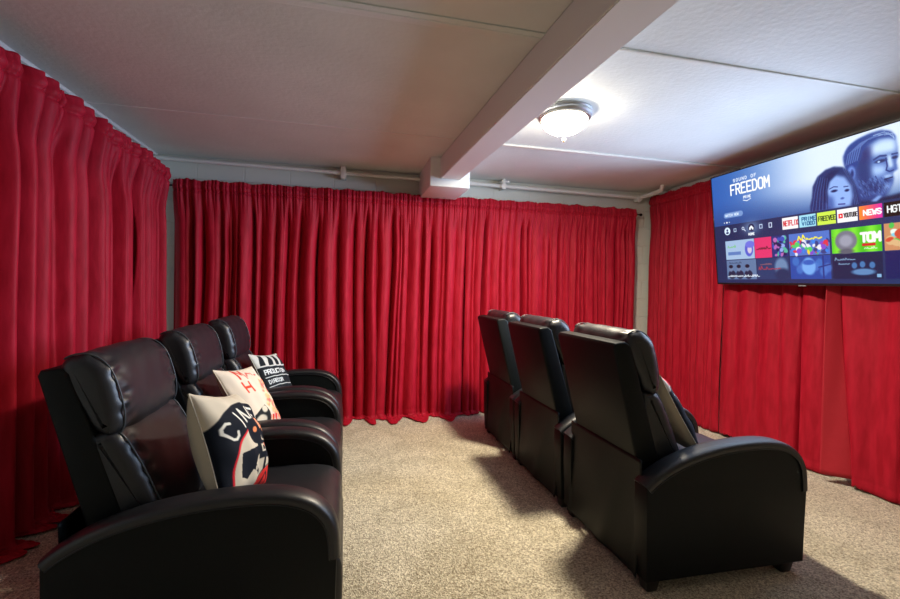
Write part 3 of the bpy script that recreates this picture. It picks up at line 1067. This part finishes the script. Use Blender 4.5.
def sweep_cushion(name, section, y0, y1, m, parent, rr=.045, ny=40, wrk=.0, seed=0, nseg=7, end_pow=2.6, belly=.0, seamdepth=.0):
    sec = catmull(section, nseg, True)
    n = len(sec)
    cen = sec.mean(0)
    rng = np.random.RandomState(seed)
    ph = rng.rand(6) * 6.28
    tang = np.roll(sec, -1, 0) - np.roll(sec, 1, 0)
    arcl = np.concatenate([[0], np.cumsum(np.linalg.norm(np.diff(sec, axis=0), axis=1))])
    nor = np.stack([tang[:, 1], -tang[:, 0]], 1)
    nor /= np.linalg.norm(nor, axis=1)[:, None] + 1e-9
    if ((sec - cen) * nor).sum() < 0:
        nor = -nor
    # y samples: dense at the ends
    e = 1 - np.cos(np.linspace(0, math.pi / 2, 9))
    ya = y0 + rr * e[::1]
    ys_ = np.concatenate([ya[:-1], np.linspace(y0 + rr, y1 - rr, ny), (y1 - rr * e[::-1])[1:]])
    rows = []
    for y in ys_:
        d = min(y - y0, y1 - y)
        k = 1.0 if d >= rr else (1 - (1 - d / rr) ** end_pow) ** (1 / end_pow)
        ins = (1 - k) * rr
        t = (y - y0) / (y1 - y0)
        bl = belly * (1 - (2 * t - 1) ** 4)
        wm = wrk * math.exp(-((d - rr * 1.5) / (rr * .9)) ** 2)
        wv = np.sin(arcl * 95 + ph[0]) + .7 * np.sin(arcl * 151 + ph[1] + d * 40) + .5 * np.sin(arcl * 60 + ph[2] - d * 60)
        lw = wrk * .18 * np.sin(arcl * 22 + y * 17 + ph[3]) * np.sin(y * 31 + ph[4])
        off = -ins + bl + wm * wv * .5 + lw - seamdepth * math.exp(-((d - rr) / .006) ** 2)
        p = sec + nor * off[:, None] if np.ndim(off) else sec + nor * off
        rows.append(np.stack([p[:, 0], np.full(n, y), p[:, 1]], 1))
    Vc = np.array(rows)           # ny, n, 3
    nyy = len(rows)
    verts = Vc.transpose(1, 0, 2).reshape(-1, 3)
    faces = [tuple(f) for f in grid_faces(n, nyy, True)]
    faces.append(tuple(i * nyy for i in range(n)))
    faces.append(tuple(i * nyy + nyy - 1 for i in range(n))[::-1])
    o = mesh_np(name, verts, faces, m, parent)
    bmx = bmesh.new()
    bmx.from_mesh(o.data)
    bmesh.ops.recalc_face_normals(bmx, faces=bmx.faces)
    bmx.to_mesh(o.data)
    bmx.free()
    o.data.set_sharp_from_angle(angle=math.radians(70))
    return o, sec, nor


def piping(name, pts, r, m, parent):
    bm = bmesh.new()
    bm_tube(bm, pts, r, 8)
    return from_bm(name, bm, m, parent, angle=180)


ARM = [(0.0, .055), (-.012, .30), (-.010, .455), (.03, .487), (.09, .522), (.17, .555), (.27, .583), (.38, .602), (.50, .611), (.60, .610),
       (.68, .597), (.745, .568), (.79, .522), (.812, .465), (.82, .38), (.822, .055)]
ARM_TOP = ARM[2:15]


def arm_mesh(y0, y1, parent):
    prof = [tuple(p) for p in catmull(ARM[2:15], 4)]
    # inner body of the arm, a little under the pad
    body = [(x, z) for x, z in [(.004, .055), (-.006, .30)]] + [(x + (.0 if x < .7 else -.004), z - .004) for x, z in prof] + [(.816, .055)]
    bm = bmesh.new()
    bm_prism_xz(bm, body, y0 + .004, y1 - .004, .008, 3)
    a = from_bm('armrest', bm, M_leather_side, parent)
    # crowned pad following the top
    P = catmull(ARM_TOP, 5)
    n = len(P)
    T = np.gradient(P, axis=0)
    T /= np.linalg.norm(T, axis=1)[:, None]
    Nn = np.stack([-T[:, 1], T[:, 0]], 1)
    w = (y1 - y0) / 2
    yc = (y0 + y1) / 2
    cs = []
    for k in range(15):
        t = -1 + 2 * k / 14
        cs.append((w * t, .010 * (1 - abs(t) ** 3.2)))
    ring = [(-w, -.024), (-w - .002, -.012), (-w - .001, -.003)] + cs[1:-1] + [(w + .001, -.003), (w + .002, -.012), (w, -.024)]
    ring += [(w - .012, -.028), (-w + .012, -.028)]
    m = len(ring)
    Vv = []
    for i in range(n):
        for yy, h in ring:
            q = P[i] + Nn[i] * h
            Vv.append((q[0], yc + yy, q[1]))
    faces = []
    for i in range(n - 1):
        for k in range(m):
            l = (k + 1) % m
            faces.append((i * m + k, i * m + l, (i + 1) * m + l, (i + 1) * m + k))
    faces.append(tuple(range(m))[::-1])
    faces.append(tuple((n - 1) * m + k for k in range(m)))
    pad = mesh_np('arm_pad', Vv, faces, M_leather, a, angle=50)
    # stitch seam on both flanks
    bm = bmesh.new()
    for s in (-1, 1):
        pts = []
        for i in range(n):
            q = P[i] - Nn[i] * .0265
            pts.append((q[0], yc + s * (w + .0005), q[1]))
        bm_tube(bm, pts, .0022, 6)
    from_bm('seam', bm, M_leather, a, angle=180)
    return a


def recliner():
    root = empty('recliner', (0, 0, 0), 'x', 'recliner')
    hw = SW / 2
    # arms
    arm_mesh(-hw, -hw + AW, root)
    arm_mesh(hw - AW, hw, root)
    iy = hw - AW - .003
    # base frame
    bm = bmesh.new()
    bm_box(bm, (.03, -iy, .07), (.70, iy, .30), .01, 2)
    from_bm('base_frame', bm, M_leather_side, root)
    # seat cushion
    sec = [(.20, .30), (.20, .40), (.26, .445), (.45, .462), (.65, .466), (.765, .455), (.815, .42), (.822, .36), (.80, .30), (.50, .285)]
    sweep_cushion('seat_cushion', sec, -iy, iy, M_leather, root, .03, 26, .004, 3, 6, belly=.006)
    # footrest flap at the front
    sec = [(.745, .07), (.74, .20), (.75, .30), (.80, .325), (.832, .30), (.838, .19), (.828, .085), (.79, .06)]
    sweep_cushion('footrest', sec, -iy, iy, M_leather, root, .022, 20, .003, 4, 5)
    # backrest shell: flat panel leaning back, with side faces
    by = .262
    bm = bmesh.new()
    shell = [(.018, .50), (-.116, 1.022), (-.108, 1.040), (-.058, 1.047), (-.030, 1.03), (.150, .44), (.09, .40)]
    bm_prism_xz(bm, shell, -by, by, .010, 3)
    sh = from_bm('backrest_shell', bm, M_leather_side, root)
    # headrest cushion
    sec = [(-.036, .995), (-.034, 1.058), (.000, 1.083), (.048, 1.077), (.088, 1.036), (.114, .962), (.128, .890), (.126, .835), (.105, .808), (.06, .83), (.01, .91)]
    hd, s_, n_ = sweep_cushion('headrest', sec, -by + .003, by - .003, M_leather, root, .040, 40, .0080, 7, 8, 2.2, .010)
    for s in (-1, 1):
        pts = [(p[0] + q[0] * .0065, s * (by - .034), p[1] + q[1] * .0065) for p, q in zip(s_[10:62], n_[10:62])]
        pts = [(x, y, z) for x, y, z in pts if x > -.002 or z > 1.03]
        piping('seam', pts, .0028, M_stitch, hd)
    # lower back cushion
    sec = [(.045, .79), (.085, .822), (.125, .805), (.158, .75), (.190, .68), (.222, .60), (.252, .52), (.262, .455), (.22, .42), (.14, .43), (.08, .60)]
    bk, s2, n2 = sweep_cushion('back_cushion', sec, -by + .003, by - .003, M_leather, root, .036, 40, .0065, 9, 8, 2.2, .008)
    for s in (-1, 1):
        pts = [(p[0] + q[0] * .0055, s * (by - .032), p[1] + q[1] * .0055) for p, q in zip(s2[12:60], n2[12:60])]
        piping('seam', pts, .0028, M_stitch, bk)
    # loose rear skirt
    ny, nz = 40, 30
    Y, Z = np.meshgrid(np.linspace(-.305, .305, ny), np.linspace(.545, .045, nz), indexing='ij')
    k = (.545 - Z) / .5
    Xs = .004 - .004 * k + .012 * np.sin(k * 3.1) * np.sin(Y * 9 + 1) * -1 - .010 * np.exp(-((np.abs(Y) - .30) / .02) ** 2) * k
    Xs += -.010 * np.exp(-((Y + Z * .35) / .05) ** 2) * k
    Vv = np.stack([Xs, Y, Z], -1).reshape(-1, 3)
    sk = mesh_np('rear_skirt', Vv, grid_faces(ny, nz), M_leather_side, root)
    md = sk.modifiers.new('thick', 'SOLIDIFY')
    md.thickness = .004
    # feet
    for fx in (.045, .745):
        for fy in (-hw + .05, hw - .05):
            bm = bmesh.new()
            bm_box(bm, (fx - .035, fy - .035, 0), (fx + .035, fy + .035, .062), .008, 2, taper=.72)
            from_bm('foot', bm, M_foot, root)
    return root


def children(o):
    return [c for c in bpy.data.objects if c.parent == o]


def copy_tree(o, parent=None):
    c = o.copy()
    COL.objects.link(c)
    c.parent = parent
    for chd in children(o):
        copy_tree(chd, c)
    return c


seat_spots = [
    # x, y, rot, label
    (-.828, 1.87, 'black leather recliner closest to the camera on the left, holding the cinema print cushion', 'left'),
    (-.835, 2.64, 'middle black leather recliner of the left row, holding the cream and red cushion', 'left'),
    (-.835, 3.425, 'far left black leather recliner by the back curtain, holding the clapperboard cushion', 'left'),
    (1.235, 1.978, 'nearest black leather recliner of the right row, cream backed cushion on its seat', 'right'),
    (1.230, 2.735, 'middle black leather recliner of the right row, seen from behind', 'right'),
    (1.230, 3.48, 'farthest black leather recliner of the right row, back close to the rear curtain', 'right'),
]
proto = recliner()
rows = [proto] + [copy_tree(proto) for _ in range(5)]
for o, (x, y, lab, g) in zip(rows, seat_spots):
    o.location = (x, y, 0)
    o['label'] = lab
    o['group'] = 'recliners facing the screen, %s row' % g
    if g == 'left':
        # the left row stands slightly lower, backs set less high
        o.scale = (1, 1, .965)
        for c in children(o):
            if c.name.split('.')[0] in ('backrest_shell', 'headrest', 'back_cushion'):
                c.scale = (1, 1, .955)
                c.location = (.04 if c.name.startswith('backrest') else .012, 0, .45 * .045)


# ------------------------------------------------------------------ cushions
def pillow(label, center, yaw, lean, roll, size, thick, canvas, back=(.78, .73, .64), group='printed throw cushions', seed=0, sag=.0):
    """face normal: azimuth yaw from +x; lean = tilt of the top backwards; local x = right in the face, y = up, z = normal"""
    n = canvas.w
    rng = np.random.RandomState(seed)
    u = np.linspace(-1, 1, n)
    Uu, Vv_ = np.meshgrid(u, -u)       # row 0 is the top
    def puff(U_, V_):
        a = np.clip(1 - np.abs(U_) ** 2.3, 0, 1) ** .5 * np.clip(1 - np.abs(V_) ** 2.3, 0, 1) ** .5
        return a
    h = puff(Uu, Vv_)
    pin = 1 - .06 * (1 - np.abs(Uu * Vv_)) * 1.0
    kx = 1 - .07 * (1 - Uu ** 2) * np.abs(Vv_) ** 3 * 0
    X = Uu * (1 - .085 * (1 - Vv_ ** 2)) * size / 2
    Yv = Vv_ * (1 - .085 * (1 - Uu ** 2)) * size / 2
    ph = rng.rand(6) * 6.28
    wr = .0045 * np.sin(Uu * 5 + Vv_ * 7 + ph[0]) * np.sin(Vv_ * 4 - Uu * 3 + ph[1]) + .003 * np.sin(Uu * 13 + ph[2] + Vv_ * 3)
    wr = wr * np.clip(h * 2, 0, 1)
    Zf = h * thick / 2 + wr
    Zb = -h * thick / 2 + wr * .6
    Yv = Yv - sag * (1 - Uu ** 2) * (Vv_ > 0) * Vv_ ** 2
    V1 = np.stack([X, Yv, Zf], -1).reshape(-1, 3)
    root = bpy.data.objects.new('throw_pillow', None)
    COL.objects.link(root)
    tag(root, label, 'cushion', None)
    az = Vector((math.cos(yaw), math.sin(yaw), 0))
    right = Vector((-math.sin(yaw), math.cos(yaw), 0))
    up = Vector((0, 0, 1))
    nn = (az * math.cos(lean) + up * math.sin(lean))
    uu = (up * math.cos(lean) - az * math.sin(lean))
    r2 = right * math.cos(roll) + uu * math.sin(roll)
    u2 = uu * math.cos(roll) - right * math.sin(roll)
    M = Matrix((r2, u2, nn)).transposed()
    root.location = center
    root.rotation_euler = M.to_euler()
    f = mesh_np('cover_front', V1, grid_faces(n, n)[:, ::-1] if False else grid_faces(n, n), M_pillow, root)
    set_paint(f.data, canvas.colors())
    nb = 50
    ub = np.linspace(-1, 1, nb)
    Ub, Vb = np.meshgrid(ub, -ub)
    hb = puff(Ub, Vb)
    Xb = Ub * (1 - .085 * (1 - Vb ** 2)) * size / 2
    Yb = Vb * (1 - .085 * (1 - Ub ** 2)) * size / 2 - sag * (1 - Ub ** 2) * (Vb > 0) * Vb ** 2
    Zb = -hb * thick / 2 + .003 * np.sin(Ub * 7 + ph[3]) * np.sin(Vb * 6 + ph[4]) * hb
    V2 = np.stack([Xb, Yb, Zb], -1).reshape(-1, 3)
    b = mesh_np('cover_back', V2, grid_faces(nb, nb)[:, ::-1], M_pillow, root)
    cb = np.ones((nb * nb, 4))
    cb[:, :3] = lin(back)
    set_paint(b.data, cb)
    # welted seam
    t = np.linspace(-1, 1, 30)
    loop = [(a_, 1) for a_ in t] + [(1, -a_) for a_ in t[1:]] + [(-a_, -1) for a_ in t[1:]] + [(-1, a_) for a_ in t[1:]]
    pts = []
    for a_, b_ in loop:
        pts.append((a_ * (1 - .085 * (1 - b_ ** 2)) * size / 2, b_ * (1 - .085 * (1 - a_ ** 2)) * size / 2 - (sag * (1 - a_ ** 2) if b_ > 0 else 0) * b_ * b_, 0))
    bm = bmesh.new()
    bm_tube(bm, pts, .0032, 6, False)
    w = from_bm('seam', bm, M_pillow, root, angle=180)
    cc = np.ones((len(w.data.vertices), 4))
    cc[:, :3] = lin(back)
    set_paint(w.data, cc)
    return root


cream = (.82, .77, .68)
ink = (.07, .09, .13)
redc = (.86, .20, .18)
# 1: CINEMA print with projector
c1 = Canvas(170, 170, cream)
def arcwarp(cx_, cy_, r0):
    def f(u, v):
        th = (u - .5) * 1.25
        r = r0 + (.5 - v)
        return cx_ + r * math.sin(th), cy_ - r * math.cos(th) + .5
    return f
rr_ = np.hypot(c1.U - .52, c1.V - .85)
c1.blend((rr_ - .44) / c1.px * (c1.V < .90), ink)
c1.blend(np.clip((.012 - np.abs(rr_ - .44)) / c1.px, 0, 1) * (c1.V < .90), (.85, .12, .18))
c1.blend(np.clip((rr_ - .72) / c1.px, 0, 1) * (c1.V < .90), cream)
c1.text('CINEMA', .0, 0, .17, (.90, .88, .82), .026, .62, .70,
        warp=lambda u, v: (.52 + (.49 - v) * math.sin((u - .48) * 1.7), .85 - (.49 - v) * math.cos((u - .48) * 1.7)))
c1.ell(.52, .46, .155, .135, ink)
c1.ell(.50, .45, .030, .030, (.93, .55, .35))
c1.ell(.78, .44, .14, .12, ink)
c1.ell(.78, .44, .035, .035, (.93, .55, .35))
c1.poly([(.60, .31), (.70, .33), (.76, .42), (.70, .45)], (.93, .60, .45))
c1.rect(.50, .57, .84, .75, ink)
c1.rect(.56, .61, .66, .69, (.80, .75, .66))
c1.rect(.585, .63, .635, .67, ink)
c1.rect(.70, .60, .76, .64, (.90, .50, .36))
c1.poly([(.50, .62), (.18, .64), (.16, .84), (.26, .88), (.50, .70)], ink)
c1.stroke([(.36, .80), (.50, .86)], .05, ink)
c1.rect(.38, .80, .44, .84, cream)
c1.rect(.60, .75, .66, .92, ink)
c1.poly([(.40, 1.0), (.62, .86), (1.0, .80), (1.0, 1.0)], redc)
c1.ell(.74, .96, .10, .08, ink)
c1.ell(.74, .96, .075, .058, redc)
c1.stroke([(.40, .99), (.62, .85), (1.0, .79)], .012, ink)
pillow('cream cushion printed CINEMA with a film projector on the nearest left recliner', (-.412, 1.84, .65), math.radians(-5), math.radians(22),
       math.radians(-14), .40, .20, c1, seed=1)
# 2: cream cushion with red popcorn print
c2 = Canvas(150, 150, (.86, .80, .72))
c2.text('M', .26, .20, .16, (.80, .25, .20), .036, 1.1, .3)
c2.scribble(.48, .16, 3, .10, (.82, .42, .38), 4)
c2.text('H', .24, .42, .15, (.85, .26, .18), .040, .9, .3)
rg = np.random.RandomState(8)
for k in range(120):
    c2.ell(.62 + .3 * rg.rand(), .25 + .62 * rg.rand(), .02 + .02 * rg.rand(), .02 + .015 * rg.rand(),
           [(.93, .72, .48), (.88, .45, .36), (.95, .85, .66), (.84, .36, .40), (.92, .62, .42)][rg.randint(5)], 3, alpha=.75)
for k in range(5):
    c2.poly([(.55 + .085 * k, .82), (.59 + .085 * k, .82), (.60 + .075 * k, 1), (.57 + .075 * k, 1)], (.84, .18, .16))
c2.poly([(.10, .78), (.45, .66), (.55, .78), (.52, 1), (.10, 1)], (.13, .14, .15))
c2.ell(.30, .86, .14, .08, (.82, .78, .70), 3)
c2.ell(.42, .72, .06, .05, (.84, .80, .72), 3)
pillow('cream cushion with red lettering and popcorn print on the middle left recliner', (-.475, 2.55, .645), math.radians(-12), math.radians(32),
       math.radians(-8), .39, .13, c2, seed=2)
# 3: clapperboard cushion
c3 = Canvas(150, 150, (.12, .14, .16))
c3.rect(0, 0, 1, .30, (.80, .80, .78))
for k in range(5):
    x = .05 + .24 * k
    c3.poly([(x, .28), (x + .12, .28), (x + .20, .04), (x + .08, .04)], (.10, .12, .14))
c3.stroke([(0, .30), (1, .30)], .012, (.75, .77, .78))
c3.text('PRODUCTION', .07, .46, .085, (.88, .9, .9), .020, .62, .22)
c3.stroke([(.05, .52), (.96, .52)], .014, (.85, .87, .87))
c3.text('DIRECTOR', .07, .65, .07, (.82, .85, .86), .018, .62, .25)
c3.stroke([(.05, .71), (.96, .71)], .014, (.85, .87, .87))
c3.scribble(.07, .84, 6, .06, (.82, .85, .86), 11)
pillow('black and white clapperboard print cushion on the far left recliner', (-.475, 3.35, .612), math.radians(-16), math.radians(30),
       math.radians(-8), .37, .12, c3, back=(.75, .74, .68), seed=3)
# 4: cushion on the right row, back to the camera
c4 = Canvas(110, 110, (.08, .09, .12))
c4.rect(.0, .0, 1, .22, (.80, .75, .68))
c4.rect(.1, .05, .9, .20, (.78, .16, .22))
c4.text('CINEMA', .12, .45, .13, (.85, .83, .80), .024, .62, .35)
c4.ell(.35, .65, .12, .11, (.75, .72, .66), 2)
c4.ell(.35, .65, .07, .07, (.08, .09, .12), 2)
c4.stroke([(.1, .9), (.9, .84)], .03, (.75, .78, .80))
pillow('cushion with plain cream back and dark printed front on the nearest right recliner', (1.545, 1.95, .695), math.radians(-12), math.radians(29),
       math.radians(-3), .41, .13, c4, seed=4)
